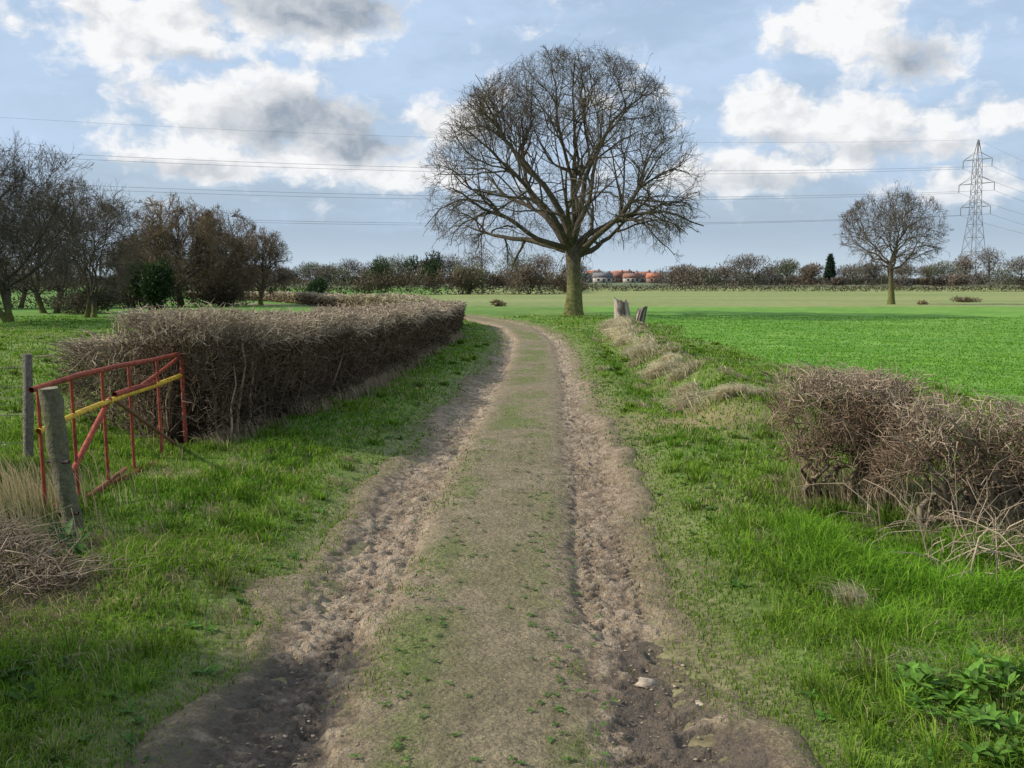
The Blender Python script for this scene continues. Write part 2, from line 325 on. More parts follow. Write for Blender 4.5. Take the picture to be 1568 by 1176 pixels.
# ---------------------------------------------------------------- twig hedges
def twig_mass(acc,path,width,height,n,tl,rad,col,seed,sunlit_topcol=None,dens_y=True,shade_core=True,stems=9):
    r=np.random.default_rng(seed)
    path=np.array(path,float);seg=np.diff(path,axis=0);L=np.hypot(seg[:,0],seg[:,1]);cum=np.r_[0,np.cumsum(L)]
    W=np.asarray(width,float)*np.ones(len(path));Hh=np.asarray(height,float)*np.ones(len(path))
    S=r.random(n*3)*cum[-1];yv=np.interp(S,cum,path[:,1])
    if dens_y:
        pr=(yv.min()/yv)**1.0;S=S[r.random(len(S))<pr][:n]
    else: S=S[:n]
    n=len(S)
    px,py=np.interp(S,cum,path[:,0]),np.interp(S,cum,path[:,1])
    si=np.clip(np.searchsorted(cum,S)-1,0,len(seg)-1);d=nrm(seg[si]);nx_,ny_=-d[:,1],d[:,0]
    w=np.interp(S,cum,W)/2;h=np.interp(S,cum,Hh)*(1+.25*fbm(S*.9,S*0+seed,seed,4))
    w=w*(1+.6*fbm(S*1.1,S*0+seed+9,seed,3))
    v=r.uniform(-1,1,n);v=np.sign(v)*np.abs(v)**.55;zz=r.random(n)**.7
    top=r.random(n)<.35;zz=np.where(top,.8+.17*r.random(n),zz);v=np.where(top,r.uniform(-1,1,n),v)
    x=px+nx_*v*w;y=py+ny_*v*w;z=zz*h
    z0=G(x,y)
    dirs=np.stack([nx_*v*.6,ny_*v*.6,.55+.3*r.random(n)],-1)+.65*r.standard_normal((n,3))
    dirs=nrm(dirs);l=tl*(.4+r.random(n));
    K=4;P=np.empty((n,K,3));P[:,0]=np.stack([x,y,z+z0],-1);dd=dirs
    for k in range(1,K):
        dd=nrm(dd+.38*r.standard_normal((n,3)));P[:,k]=P[:,k-1]+dd*(l/(K-1))[:,None]
    spike=.15*r.random(n)**5
    P[:,:,2]=np.minimum(P[:,:,2],(z0+h*1.0+spike)[:,None]+.025*r.random((n,K)))
    yy=np.maximum(rad,py*.00042);R=yy[:,None]*np.linspace(1.2,.45,K)[None]*(.6+.8*r.random((n,1)))
    cc=mix(np.array(col)*.6,np.array(col)*1.25,r.random(n))
    if sunlit_topcol is not None: cc=mix(cc,sunlit_topcol,(zz>.78)*(.3+.7*r.random(n)))  # sunlight on the hedge top put into paler twig colour
    addtubes(acc,P,R,3,cc,.25,r)
    ns=int(cum[-1]*stems)+4;S=r.random(ns)*cum[-1];px,py=np.interp(S,cum,path[:,0]),np.interp(S,cum,path[:,1])
    si=np.clip(np.searchsorted(cum,S)-1,0,len(seg)-1);d=nrm(seg[si])
    w=np.interp(S,cum,W)*.45*r.uniform(-1,1,ns);h=np.interp(S,cum,Hh)*r.uniform(.4,.92,ns)
    x=px-d[:,1]*w;y=py+d[:,0]*w
    P=np.empty((ns,5,3));lx,ly=.12*r.standard_normal((2,ns))
    for k in range(5): P[:,k]=np.stack([x+lx*k/4+.02*r.standard_normal(ns),y+ly*k/4+.02*r.standard_normal(ns),G(x,y)-.02+h*k/4],-1)
    addtubes(acc,P,np.linspace(.016,.006,5)[None]*(.5+.9*r.random((ns,1))),5,np.array(col)*1.7,.5,r)
    if shade_core:
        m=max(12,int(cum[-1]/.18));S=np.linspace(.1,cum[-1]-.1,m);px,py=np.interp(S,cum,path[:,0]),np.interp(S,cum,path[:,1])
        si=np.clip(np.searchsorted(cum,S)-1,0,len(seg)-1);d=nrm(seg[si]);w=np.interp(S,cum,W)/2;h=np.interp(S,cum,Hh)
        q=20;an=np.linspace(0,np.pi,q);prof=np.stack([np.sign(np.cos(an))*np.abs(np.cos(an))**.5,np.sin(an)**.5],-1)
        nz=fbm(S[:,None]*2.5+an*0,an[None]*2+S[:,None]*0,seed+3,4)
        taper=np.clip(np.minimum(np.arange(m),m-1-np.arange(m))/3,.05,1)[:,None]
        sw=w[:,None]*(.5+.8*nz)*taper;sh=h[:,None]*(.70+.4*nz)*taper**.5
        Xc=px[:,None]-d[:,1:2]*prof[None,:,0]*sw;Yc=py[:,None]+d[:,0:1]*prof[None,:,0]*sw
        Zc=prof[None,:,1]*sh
        acc.add(np.stack([Xc,Yc,Zc],-1),[gridF(m,q)],np.array(col)*.2)  # inner sheet coloured dark to stand for the shade inside the hedge
hc=(.145,.108,.072);tc=(.47,.385,.275)  # tc: top twig colour with sunlight painted in
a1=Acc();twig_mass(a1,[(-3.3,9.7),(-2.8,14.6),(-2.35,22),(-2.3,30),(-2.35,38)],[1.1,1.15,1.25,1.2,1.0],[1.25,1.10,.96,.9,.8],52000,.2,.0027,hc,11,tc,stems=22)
twig_mass(a1,[(-4.65,11.6),(-3.9,10.9)],.8,.9,2200,.34,.003,(.24,.19,.13),12,tc,False,False)
a1.make('offframe_shade_hedge',M_twig)
a1=Acc();twig_mass(a1,[(-3.6,42),(-5.8,50),(-10,62),(-19,80),(-30,96)],1.0,[.85,.85,.75,.65,.6],9000,.3,.006,(.28,.215,.14),13,(.5,.42,.29),False,stems=1);a1.make('offframe_shade_hedge',M_twig)
a1=Acc();twig_mass(a1,[(-3.6,1.0),(-3.3,2.6),(-3.4,4.4)],.9,1.42,13000,.2,.0035,hc,14,tc,False);a1.make('offframe_shade_hedge',M_twig)  # unseen hedge added out of frame to shade the near left corner
a1=Acc();twig_mass(a1,[(-5.4,8.6),(-4.9,8.3),(-4.55,7.9)],.5,[.95,.8,.5],1500,.45,.003,(.28,.22,.155),15,tc,False,False)
twig_mass(a1,[(-3.4,5.8),(-2.9,5.3),(-2.5,4.9)],.8,[.2,.14,.08],1000,.3,.003,(.17,.13,.09),16,(.3,.24,.17),False,False,3);a1.make('bramble_thicket',M_twig)
def shrub(x0,y0,wx_,wy_,hz0,hz1,n,seed,stems):
    r=np.random.default_rng(seed);a=Acc()
    for sxx in stems:
        b=np.array([x0+sxx,y0+r.uniform(-.15,.15),-.02]);b[2]=float(G(b[0],b[1]))-.03
        for j in range(8):
            t=np.array([x0+r.uniform(-1,1)*wx_*.9,y0+r.uniform(-1,1)*wy_*.9,r.uniform(hz0+.08,hz1-.02)])
            P=np.empty((1,7,3))
            for k in range(7):
                f=k/6;P[0,k]=b+(t-b)*np.array([f**1.3,f**1.3,f])+(.04*r.standard_normal(3) if 0<k<6 else 0)
            addtubes(a,P,np.linspace(.021,.006,7)[None]*r.uniform(.7,1.3),6,(.20,.16,.11),.25,r)
    q=r.uniform(-1,1,(n*3,3));rad=(np.abs(q)**3).sum(-1)**(1/3)
    cl=fbm(q[:,0]*3+seed,q[:,1]*1.6+q[:,2]*2.4,seed,3)
    k=(rad<1+1.1*cl)&(cl+.08*r.standard_normal(n*3)>-.06);q=q[k][:n];n=len(q)
    ztop=hz1+.26*fbm(q[:,0]*2+seed,q[:,1]*2,seed+4,3)
    p=np.stack([x0+q[:,0]*wx_,y0+q[:,1]*wy_,hz0+(q[:,2]+1)/2*(ztop-hz0)],-1)
    d=nrm(q*.6+np.array([0,0,.5])+.8*r.standard_normal((n,3)));l=.2*(.4+r.random(n))
    K=4;P=np.empty((n,K,3));P[:,0]=p
    for k in range(1,K): d=nrm(d+.45*r.standard_normal((n,3)));P[:,k]=P[:,k-1]+d*(l/3)[:,None]
    P[:,:,2]=np.minimum(P[:,:,2],(ztop+.12*r.random(n)**3)[:,None]+.02*r.random((n,K)))
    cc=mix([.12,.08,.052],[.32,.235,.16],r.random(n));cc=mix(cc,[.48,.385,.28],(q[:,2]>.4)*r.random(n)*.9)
    addtubes(a,P,.0027*np.linspace(1.3,.5,K)[None]*(.6+.9*r.random((n,1))),3,cc,.2,r)
    return a
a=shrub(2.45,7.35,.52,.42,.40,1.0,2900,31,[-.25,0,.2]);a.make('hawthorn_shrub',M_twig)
a=shrub(3.15,6.6,.72,.45,.26,.87,3400,32,[-.5,-.2,.25,.5])
r=np.random.default_rng(5);n=260
b=np.stack([r.uniform(2.4,3.9,n),r.uniform(5.1,6.9,n),np.zeros(n)],-1);P=np.empty((n,6,3));d=nrm(np.stack([r.uniform(-.7,.7,n),r.uniform(-.5,.3,n),np.ones(n)],-1));P[:,0]=b;hh=r.uniform(.3,.9,n)
for k in range(1,6): d=nrm(d+.25*r.standard_normal((n,3))-np.array([0,0,.1*k]));P[:,k]=P[:,k-1]+d*(hh/5)[:,None]
P[:,:,2]=np.maximum(P[:,:,2],.03);addtubes(a,P,.004*np.linspace(1.2,.5,6)[None]*(.6+.8*r.random((n,1))),4,(.32,.25,.175),.4,r)
a.make('hawthorn_shrub',M_twig)
# ---------------------------------------------------------------- bare trees
def interpP(P,t):
    K=P.shape[1];f=t*(K-1);i=np.clip(np.floor(f).astype(int),0,K-2);w=(f-i)[:,None];n=np.arange(len(P))
    return P[n,i]*(1-w)+P[n,i+1]*w, nrm(P[n,i+1]-P[n,i])
def grow(r,st,d,l,K,wob,trop):
    n=len(st);P=np.empty((n,K,3));P[:,0]=st
    for k in range(1,K):
        d=nrm(d+wob*r.standard_normal((n,3))+np.asarray(trop)*np.array([0,0,1.]));P[:,k]=P[:,k-1]+d*(l/(K-1))[:,None]
    return P
def bare_tree(seed,H,Wd,fork,r0,nl=(11,9,8,6,3),minr=.007,cz=.42,down=.75,spread=75,col=(.105,.082,.06),tcol=(.12,.095,.07),multi=1,cxo=0.,wob1=.16,lump_=.2,moss=(.13,.13,.045),droop=.16,t1=.25,limb=1.):
    r=np.random.default_rng(seed);a=Acc()
    c0=np.array([cxo,0,H*cz]);
    def inside(p):
        q=p-c0;az=np.arctan2(q[...,1],q[...,0]);el=np.arctan2(q[...,2],np.hypot(q[...,0],q[...,1]))
        lump=1+lump_*fbm(az*1.8+20,el*2.8+seed,seed,3)
        rz=np.where(q[...,2]>0,H-c0[2],(c0[2]-fork*.7)*down+.3)
        return ((q[...,0]/(Wd/2))**2+(q[...,1]/(Wd/2))**2+np.abs(q[...,2]/rz)**2.0)<lump**2
    def clip(st,d,l):
        ts=np.linspace(.05,1,14);ok=inside(st[:,None]+d[:,None]*(l[:,None]*ts)[...,None]);ok=np.cumprod(ok,1)
        m=(ok*ts).max(1);return l*np.maximum(m,.16)
    P0s=[]
    for m in range(multi):
        K=9;t=np.linspace(0,1,K);P=np.zeros((1,K,3));off=(0 if multi==1 else .35)*r.standard_normal(2)
        lean=(0.03 if multi==1 else .35)*r.standard_normal(2)
        P[0,:,0]=off[0]+lean[0]*t*fork+.03*np.sin(t*5);P[0,:,1]=off[1]+lean[1]*t*fork;P[0,:,2]=-.15+t*(fork+.15)
        s=1/math.sqrt(multi);R=r0*s*(.72+.5*np.exp(-t*8)-.08*t+.05*np.sin(t*9))[None]
        V,F=tubes(P,R,18)
        V=V+.05*r0*(fbm(V[:,0:1]*14+V[:,1:2]*9,V[:,2:3]*3,seed,3)*4)*np.array([1,1,0])
        mc=mix(np.array(moss),np.array(col)*1.1,sst(.1,.9,V[:,2]/fork));a.add(V,[F],mc)
        P0s.append((P,R))
    st=[];dr=[];rr=[]
    n1=nl[0]
    for i in range(n1):
        P,R=P0s[i%multi];tt=1 if i<4 else r.uniform(.78,1.0)
        p,_=interpP(P,np.array([tt]));f=i/(n1-1);ang=radians(6+(spread-6)*f**.8+r.uniform(-5,5))*(1 if multi==1 else .8)
        az=i*2.4+r.uniform(-.3,.3);st.append(p[0]);dr.append([math.sin(ang)*math.cos(az),math.sin(ang)*math.sin(az),math.cos(ang)]);rr.append(limb*R[0,-1]*r.uniform(.30,.5))
    st=np.array(st);dr=np.array(dr);rr=np.array(rr)
    l=clip(st,dr,np.full(len(st),H*1.2))*.97
    trop=np.where(dr[:,2:3]<.6,.045,.0)
    P=grow(r,st,dr,l,12,wob1,trop);R=rr[:,None]*(1-.82*np.linspace(0,1,12))[None]
    addtubes(a,P,R,8,col,.1,r)
    S=[0,6,4,3,3];lens=[0,.42,.24,.13,.07];Ks=[0,9,7,5,4];wob=[0,.2,.24,.25,.25]
    for lv in range(1,5):
        n=nl[lv];N=len(P);t=r.uniform(t1 if lv==1 else .25,1,(N,n));t[:,0]=.97
        PP=np.repeat(P,n,axis=0);t=t.ravel();p,tan=interpP(PP,t)
        pr=np.repeat(R[:,0],n)*(1-.8*t)
        rnd=nrm(np.cross(tan,r.standard_normal(tan.shape)));ang=np.radians(r.uniform(26,66,len(t)))[:,None]
        d=nrm(tan*np.cos(ang)+rnd*np.sin(ang)+np.array([0,0,.10 if lv<3 else .03]))
        out=nrm(p-np.array([0,0,H*.3]));d=nrm(d+.25*out)
        L=H*lens[lv]*(.5+.8*r.random(len(t)))*(1.1-.35*t)
        L=clip(p,d,L)
        low=(p[:,2]<H*.5)&(np.hypot(p[:,0],p[:,1])>Wd*.2)
        trop=np.where(low,-droop,.03)[:,None]
        R1=np.maximum(pr*.66,minr*(1.15 if lv<4 else .85))
        P=grow(r,p,d,L,Ks[lv],wob[lv],trop);R=R1[:,None]*(1-.7*np.linspace(0,1,Ks[lv]))[None]
        k=L>H*lens[lv]*.12;P=P[k];R=R[k]
        addtubes(a,P,R,S[lv],col if lv<3 else tcol,.2,r)
    return a
t=bare_tree(107,11.6,12.6,3.4,.47,(17,8,8,5,3),.0082,cxo=-.6,cz=.44,down=1.1,spread=84,col=(.095,.078,.057),tcol=(.125,.102,.075),moss=(.15,.15,.055),lump_=.22,droop=.13,t1=.34,limb=1.2,wob1=.15)
t.make('oak_tree',M_bark,loc=(2.75,46,0))
t=bare_tree(209,7.9,6.7,2.7,.27,(11,8,6,5,3),.011,cz=.58,spread=76,down=.9,wob1=.24,lump_=.4,col=(.11,.09,.068),tcol=(.135,.11,.085));t.make('oak_tree',M_bark,loc=(25.1,68,0))
va=bare_tree(301,7.2,7.2,1.3,.30,(13,8,7,5,3),.008,cz=.5,multi=3,spread=60,col=(.085,.072,.055),tcol=(.125,.105,.08),lump_=.4,wob1=.2).make('field_tree',M_bark,loc=(-19.4,40,0))
vb=bare_tree(302,6.7,5.8,1.4,.28,(12,8,7,5,3),.014,cz=.5,spread=65,down=1.1,col=(.11,.088,.065),tcol=(.2,.145,.09),lump_=.4).make('field_tree',M_bark,loc=(-20,62,0))
vc=bare_tree(311,7.0,6.6,1.1,.28,(12,8,7,5,3),.009,cz=.5,multi=2,spread=62,col=(.085,.072,.055),tcol=(.125,.105,.08),lump_=.5,wob1=.22).make('field_tree',M_bark,loc=(-18.2,44,0))
vc.scale=(.82,.82,.88)
def inst(src,x,y,s,rz,sz=None):
    o=bpy.data.objects.new('field_tree',src.data);sc.collection.objects.link(o);o.location=(x,y,0);o.rotation_euler=(0,0,rz);o.scale=(s,s,sz or s)
inst(va,-22.8,38.5,1.25,1.2);inst(vc,-22.5,50,1.,2.);inst(vc,-29,60,.95,5);inst(va,-34,58,1.1,.3)
inst(vb,-17.9,64,.8,1.3,.72);inst(vb,-16.4,67,.75,3.3,.74);inst(vb,-27.5,76,.8,.5,.74);inst(vb,-22.0,63,.75,4.4,.74);inst(vb,-19.2,68,.9,2.4,.95)
# ---------------------------------------------------------------- fuzzy far foliage
def fuzz(acc,c,rad,n,size,col,seed,sliver=.35,up=.5,shell=.45):
    r=np.random.default_rng(seed);c=np.asarray(c,float);rad=np.asarray(rad,float);M=len(c)
    q=nrm(r.standard_normal((M,n,3)))*r.random((M,n,1))**shell
    lump=1+.7*fbm(q[...,0]*2.3+np.arange(M)[:,None]*7.1,q[...,2]*2.3+q[...,1]*1.7,seed,3)
    p=c[:,None]+q*rad[:,None]*lump[...,None];p[...,2]=np.maximum(p[...,2],.02)
    d=nrm(q+np.array([0,0,up])+.6*r.standard_normal(q.shape));s=size*(.5+r.random((M,n,1)))
    sd=nrm(np.cross(d,r.standard_normal(d.shape)))*s*sliver
    V=np.stack([p-sd,p+sd,p+d*s*1.6],2).reshape(-1,3)
    F=np.arange(M*n*3).reshape(-1,3)
    col=np.broadcast_to(np.asarray(col,float),(M,3))
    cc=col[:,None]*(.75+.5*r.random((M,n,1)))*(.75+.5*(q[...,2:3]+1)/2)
    acc.add(V,[F],np.repeat(cc.reshape(-1,3),3,axis=0))
def wx(px,Y): return (px-784)/1568*Y
def far_tree(acc,px,top,wpx,Y,col,seed,n=700):
    H=1.7+(428-top)*Y/1568;W=wpx*Y/1568;x=wx(px,Y);rr=np.random.default_rng(seed);col=np.array(col)
    bar(acc,(x,Y,0),(x,Y,H*.6),.028*H,col*.6,5,.012*H)
    k=5;c=[];ra=[]
    for i in range(k):
        az=i*2.4+rr.random();rr_=.28*W*(i>0);c.append((x+rr_*math.cos(az),Y+rr_*math.sin(az),H*(.68 if i==0 else rr.uniform(.45,.68))));ra.append((W*.3,W*.3,H*.26))
        bar(acc,(x,Y,H*.3),c[-1],.015*H,col*.6,4,.006*H)
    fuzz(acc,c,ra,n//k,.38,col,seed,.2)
a=Acc();br=(.14,.122,.10);gr=(.13,.135,.088);rd=(.165,.128,.095)  # far tree tints lightened, distance haze is put into the colour
L=[(440,408,30),(475,399,50),(505,405,40),(535,394,46),(570,398,50),(610,388,60),(655,398,44),(690,386,60),(738,378,80),(790,380,60),(835,385,50),(880,402,50),(1050,403,50),(1075,408,40),(1110,406,40),(1145,386,66),(1180,404,40),(1203,394,44),(1240,402,40),(1300,402,60),(1335,398,50),(1440,396,60),(1475,385,40),(1510,374,46),(1560,388,60),(1620,392,70),(1700,385,90),(1420,405,40),(1385,404,50),(-100,380,120),(20,395,90),(110,380,90),(190,372,80),(250,385,70),(330,390,70),(400,405,50)]
for i,(p,tp,w_) in enumerate(L):
    Y=250+110*rng.random();far_tree(a,p,tp,w_,Y,[br,gr,rd,br][i%4],400+i,2400)
r=np.random.default_rng(9)
px=np.concatenate([np.linspace(-700,880,130),np.linspace(1025,2300,110)])+r.uniform(-6,6,240);Ym=r.uniform(260,400,240)
h=r.uniform(1.6,3.9,240)*(1+.5*fbm(px*.012,px*0,12,3)*2)
c=np.stack([wx(px,Ym),Ym,h*.5],-1)
cl=np.array([br,gr,rd])[r.integers(0,3,240)]*r.uniform(.7,1.15,(240,1))
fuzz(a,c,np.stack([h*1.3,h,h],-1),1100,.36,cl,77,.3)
px=np.linspace(870,1060,26);Ym=r.uniform(520,650,26);c=np.stack([wx(px,Ym),Ym,1.5+0*px],-1)
fuzz(a,c,np.tile([6,6,4.],(26,1)),600,.7,np.array([.13,.14,.125]),78,.4)
a.make('distant_trees',M_far)
a=Acc()
def hedgeline(x0,y0,x1,y1,h,col,seed,n,size,step=1.6):
    m=int(math.hypot(x1-x0,y1-y0)/step)+2;t=np.linspace(0,1,m);rr=np.random.default_rng(seed)
    hh=h*(.75+.5*rr.random(m));c=np.stack([x0+(x1-x0)*t,y0+(y1-y0)*t,hh*.45],-1)
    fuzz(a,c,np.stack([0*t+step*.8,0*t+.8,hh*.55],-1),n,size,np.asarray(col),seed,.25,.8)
hedgeline(6,150,90,142,1.0,(.10,.08,.055),501,200,.18);hedgeline(90,142,200,150,1.3,(.10,.08,.055),502,150,.2)
hedgeline(-16,112,7,124,2.7,(.145,.108,.075),503,480,.2);hedgeline(-60,118,-16,112,1.3,(.11,.092,.06),504,300,.18)
hedgeline(7,124,10,150,1.4,(.10,.085,.06),506,150,.2)
hedgeline(-17,63,-30,58,.9,(.12,.09,.065),507,260,.12)
a.make('distant_hedgerow',M_far)
def bush(name,x,y,rx,rz,n,col,size,seed,m=None,sl=.3):
    a=Acc();rr=np.random.default_rng(seed);k=6
    c=np.stack([x+rx*.5*rr.standard_normal(k),y+rx*.4*rr.standard_normal(k),rz*(.4+.5*rr.random(k))],-1)
    for j in range(4): bar(a,(x+.1*j-.2,y,0),(c[j][0],c[j][1],c[j][2]),.05,(.08,.06,.045),5,.02)
    fuzz(a,c,np.tile([rx*.6,rx*.6,rz*.5],(k,1)),n//k,size,col,seed,sl);return a.make(name,m or M_far)
bush('holly_bush',-19.3,55,1.1,2.0,9000,(.032,.055,.018),.10,601,M_leaf,.5)
bush('holly_bush',-20.8,110,.9,1.5,3000,(.04,.065,.028),.16,602,M_leaf,.5)
bush('scrub_bush',-17.6,63,1.8,1.6,9000,(.13,.095,.065),.09,603);bush('scrub_bush',-22,60,1.6,1.6,8000,(.11,.088,.06),.09,604)
bush('scrub_bush',-20.5,49,1.6,1.1,8000,(.11,.09,.062),.07,608)
bush('scrub_bush',-.8,63.5,.42,.3,700,(.27,.21,.12),.08,605);bush('scrub_bush',26.2,66,.4,.25,600,(.27,.21,.12),.08,606)
bush('scrub_bush',33.5,76,.8,.3,800,(.22,.18,.11),.1,607)
bush('ivy_tree',-16,190,3.0,5.0,5000,(.06,.075,.042),.3,611);bush('ivy_tree',-22,170,2.4,4.2,4000,(.07,.085,.048),.25,612)
bush('willow_shrub',-5,118,2.0,2.7,6000,(.18,.165,.09),.14,613);bush('willow_shrub',2.,118,2.2,2.6,5000,(.15,.12,.085),.14,614)
a=Acc();x=wx(1268,300)
bar(a,(x,300,0),(x,300,8.5),.25,(.06,.05,.04),5,.05)
for k in range(7): fuzz(a,[(x,300,3+k*.85)],[(1.7-.2*k,1.7-.2*k,.7)],260,.45,(.035,.055,.035),700+k,.4,0)
a.make('conifer_tree',M_far)
# ---------------------------------------------------------------- tree stump
a=Acc()
def stump(cx,cy,r0,h,lean,seed,slope=0):
    K,S=18,36;t=np.linspace(0,1,K)[:,None];an=np.linspace(0,2*np.pi,S,endpoint=False)[None]
    jag=.95+slope*np.cos(an)+.22*fbm(np.cos(an)*2.6+5,np.sin(an)*2.6+seed,seed,4)
    R=r0*(.85+.55*np.exp(-t*4.5)+.35*fbm(np.cos(an)*4+9,np.sin(an)*4+t*.8,seed,4)*2)*(1-.12*t)
    Xs=cx+R*np.cos(an)+lean*t*h;Ys=cy+R*np.sin(an)*.8;Zs=-.05+t*h*jag
    V=np.stack([Xs,Ys,Zs+0*Xs],-1).reshape(-1,3);idx=np.arange(K*S).reshape(K,S);i2=np.roll(idx,-1,axis=1)
    F=np.stack([idx[:-1],i2[:-1],i2[1:],idx[1:]],-1).reshape(-1,4)
    c=mix([.10,.08,.06],[.42,.36,.285],sst(-.08,.1,fbm(an*5+0*t,t*1.5+0*an,seed+4,4))).reshape(-1,3)
    a.add(V,[F],c)
    top=V[-S:];ctr=top.mean(0)-np.array([0,0,h*.06]);a.add(np.vstack([top,ctr]),[np.array([[i,(i+1)%S,S] for i in range(S)])],np.array([.20,.16,.12]))
stump(3.80,34.6,.32,1.12,-.12,4,-.06);stump(4.18,34.5,.22,.85,.22,8,.08)
a.make('tree_stump',M_wood,True)
# ---------------------------------------------------------------- gate
a=Acc();red=(.27,.06,.033);yel=(.58,.37,.045)
def gp(s,z): return (-3.17+.0*s-.02*z, 6.75+3.1*s, z+.02*math.sin(s*5)+.02)
def gb(s0,z0,s1,z1,r,c):
    K=5;P=np.array([[gp(s0+(s1-s0)*k/4,z0+(z1-z0)*k/4) for k in range(K)]]);addtubes(a,P,np.full((1,K),r),8,c,0)
gb(0,.95,1,.99,.02,red);gb(.02,.66,.98,.78,.022,yel);gb(.45,.745,.75,.78,.0235,red)
for s,zb in((0.03,.0),(.2,.05),(.38,.08),(.56,.1),(.78,.14),(1,.05)):
    gb(s,zb,s,.95+.04*s,.014 if 0<s<1 else .022,red)
gb(.03,.04,1,.08,.018,red);gb(.42,.72,.03,.02,.022,red);gb(.44,.72,.95,.1,.017,(.16,.085,.05))
gb(.05,-.02,.5,.12,.016,(.24,.09,.05));gb(.62,.76,.98,.96,.016,red)
a.make('field_gate',M_metal,True)
def post(name,x,y,h,w,lean,c=(.19,.17,.115)):
    a=Acc();z0=float(G(np.array(x),np.array(y)));K=12;S=12;P=np.zeros((1,K,3));t=np.linspace(0,1,K)
    P[0,:,0]=x+lean[0]*t+.008*np.sin(t*9);P[0,:,1]=y+lean[1]*t;P[0,:,2]=z0-.08+t*(h+.08)
    V,F=tubes(P,np.full((1,K),w),S);V=V+.09*w*rng.standard_normal((len(V),1))*np.array([1,1,.3])
    V[-S:,2]-=.02*(rng.random(S));cc=mix(np.array(c)*.8,[.12,.13,.05],rng.random(len(V))*.6);a.add(V,[F],cc)
    top=V[-S:];ctr=top.mean(0);a.add(np.vstack([top,ctr]),[np.array([[i,(i+1)%S,S] for i in range(S)])],np.array(c)*1.3)
    for f in(.5,.15): bar(a,(x-w-.015+lean[0]*f,y-w*.5,z0+h*f),(x+w+.01+lean[0]*f,y-w*.9,z0+h*f),.012,(.09,.06,.05))
    return a.make(name,M_wood)
post('gate_post',-2.83,6.5,.95,.062,(-.13,0))
a=Acc();fp=[(-4.35,9.1),(-5.4,8.7),(-6.6,8.3)]
for (x,y) in fp:
    h=1.0;z0=float(G(np.array(x),np.array(y)));P=np.zeros((1,5,3));P[0,:,0]=x+.04*np.linspace(0,1,5);P[0,:,1]=y;P[0,:,2]=z0-.05+np.linspace(0,1,5)*h
    V,F=tubes(P,np.full((1,5),.045),8);V+=.006*rng.standard_normal(V.shape);a.add(V,[F],(.19,.17,.135))
    a.add(np.vstack([V[-8:],V[-8:].mean(0)]),[np.array([[i,(i+1)%8,8] for i in range(8)])],(.25,.22,.17))
for z in (.25,.5,.75,.92):
    for p,q in zip(fp[:-1],fp[1:]): bar(a,(p[0],p[1]-.05,z),(q[0],q[1]-.05,z+.01),.003,(.2,.19,.18),4)
a.make('wire_fence',M_wood)
# ---------------------------------------------------------------- broad-leaved plants
def rosette(acc,x,y,n,L,W,el,col,r,dz=0.):
    z=float(G(np.array(x),np.array(y)))+dz;K=6;t=np.linspace(0,1,K)
    for i in range(n):
        az=r.uniform(0,6.283);e=radians(r.uniform(*el));l=L*r.uniform(.5,1.1);w=W*r.uniform(.6,1.1)
        d=np.array([math.cos(az),math.sin(az)]);s=np.array([-d[1],d[0],0])
        ang=e-t*r.uniform(.5,1.3);step=l/(K-1)
        rr=np.r_[0,np.cumsum(np.cos(ang[:-1])*step)];zz=np.r_[0,np.cumsum(np.sin(ang[:-1])*step)]
        c=np.stack([x+d[0]*rr,y+d[1]*rr,z+np.maximum(zz,0.01)],-1);ww=w*np.sin(np.pi*(t*.9+.07))**.8*(1+.1*r.standard_normal(K))
        V=np.stack([c-s*ww[:,None]/2+[0,0,.12*w],c,c+s*ww[:,None]/2+[0,0,.12*w]],1).reshape(-1,3)
        F=[]
        for k in range(K-1):
            b=k*3;F+=[[b,b+1,b+4,b+3],[b+1,b+2,b+5,b+4]]
        acc.add(V,[np.array(F)],np.array(col)*r.uniform(.5,1.3))
r=np.random.default_rng(55)
a=Acc()
for i in range(130): rosette(a,r.uniform(1.5,2.4),3.2+.75*r.random(),9,.085,.03,(10,70),(.12,.25,.03),r,r.uniform(0,.14))
a.make('nettle_patch',M_leaf)
a=Acc()
for (x,y,n) in((-2.75,6.15,16),(-2.6,5.95,12),(-2.45,5.75,10),(-2.95,6.1,10)): rosette(a,x,y,n,.21,.07,(20,75),(.05,.12,.02),r)
a.make('dock_plant',M_leaf)
a=Acc()
for i in range(16): rosette(a,r.uniform(-2.4,-1.8),r.uniform(3.4,4.3),9,.11,.04,(10,60),(.035,.09,.015),r)
a.make('dock_plant',M_leaf)
a=Acc()
for i in range(520):
    y=2.8+14*r.random()**1.5;x=r.choice([-1,1])*r.uniform(1.15,2.6)
    rosette(a,x,y,7,.06,.026,(0,60),(.08,.18,.025),r)
for i in range(300):
    y=3+9*r.random()**1.4;x=r.choice([-.42,.22])+.11*r.standard_normal()
    rosette(a,x,y,6,.03,.012,(0,40),(.10,.18,.035),r,.055)
a.make('clover_and_weeds',M_leaf)
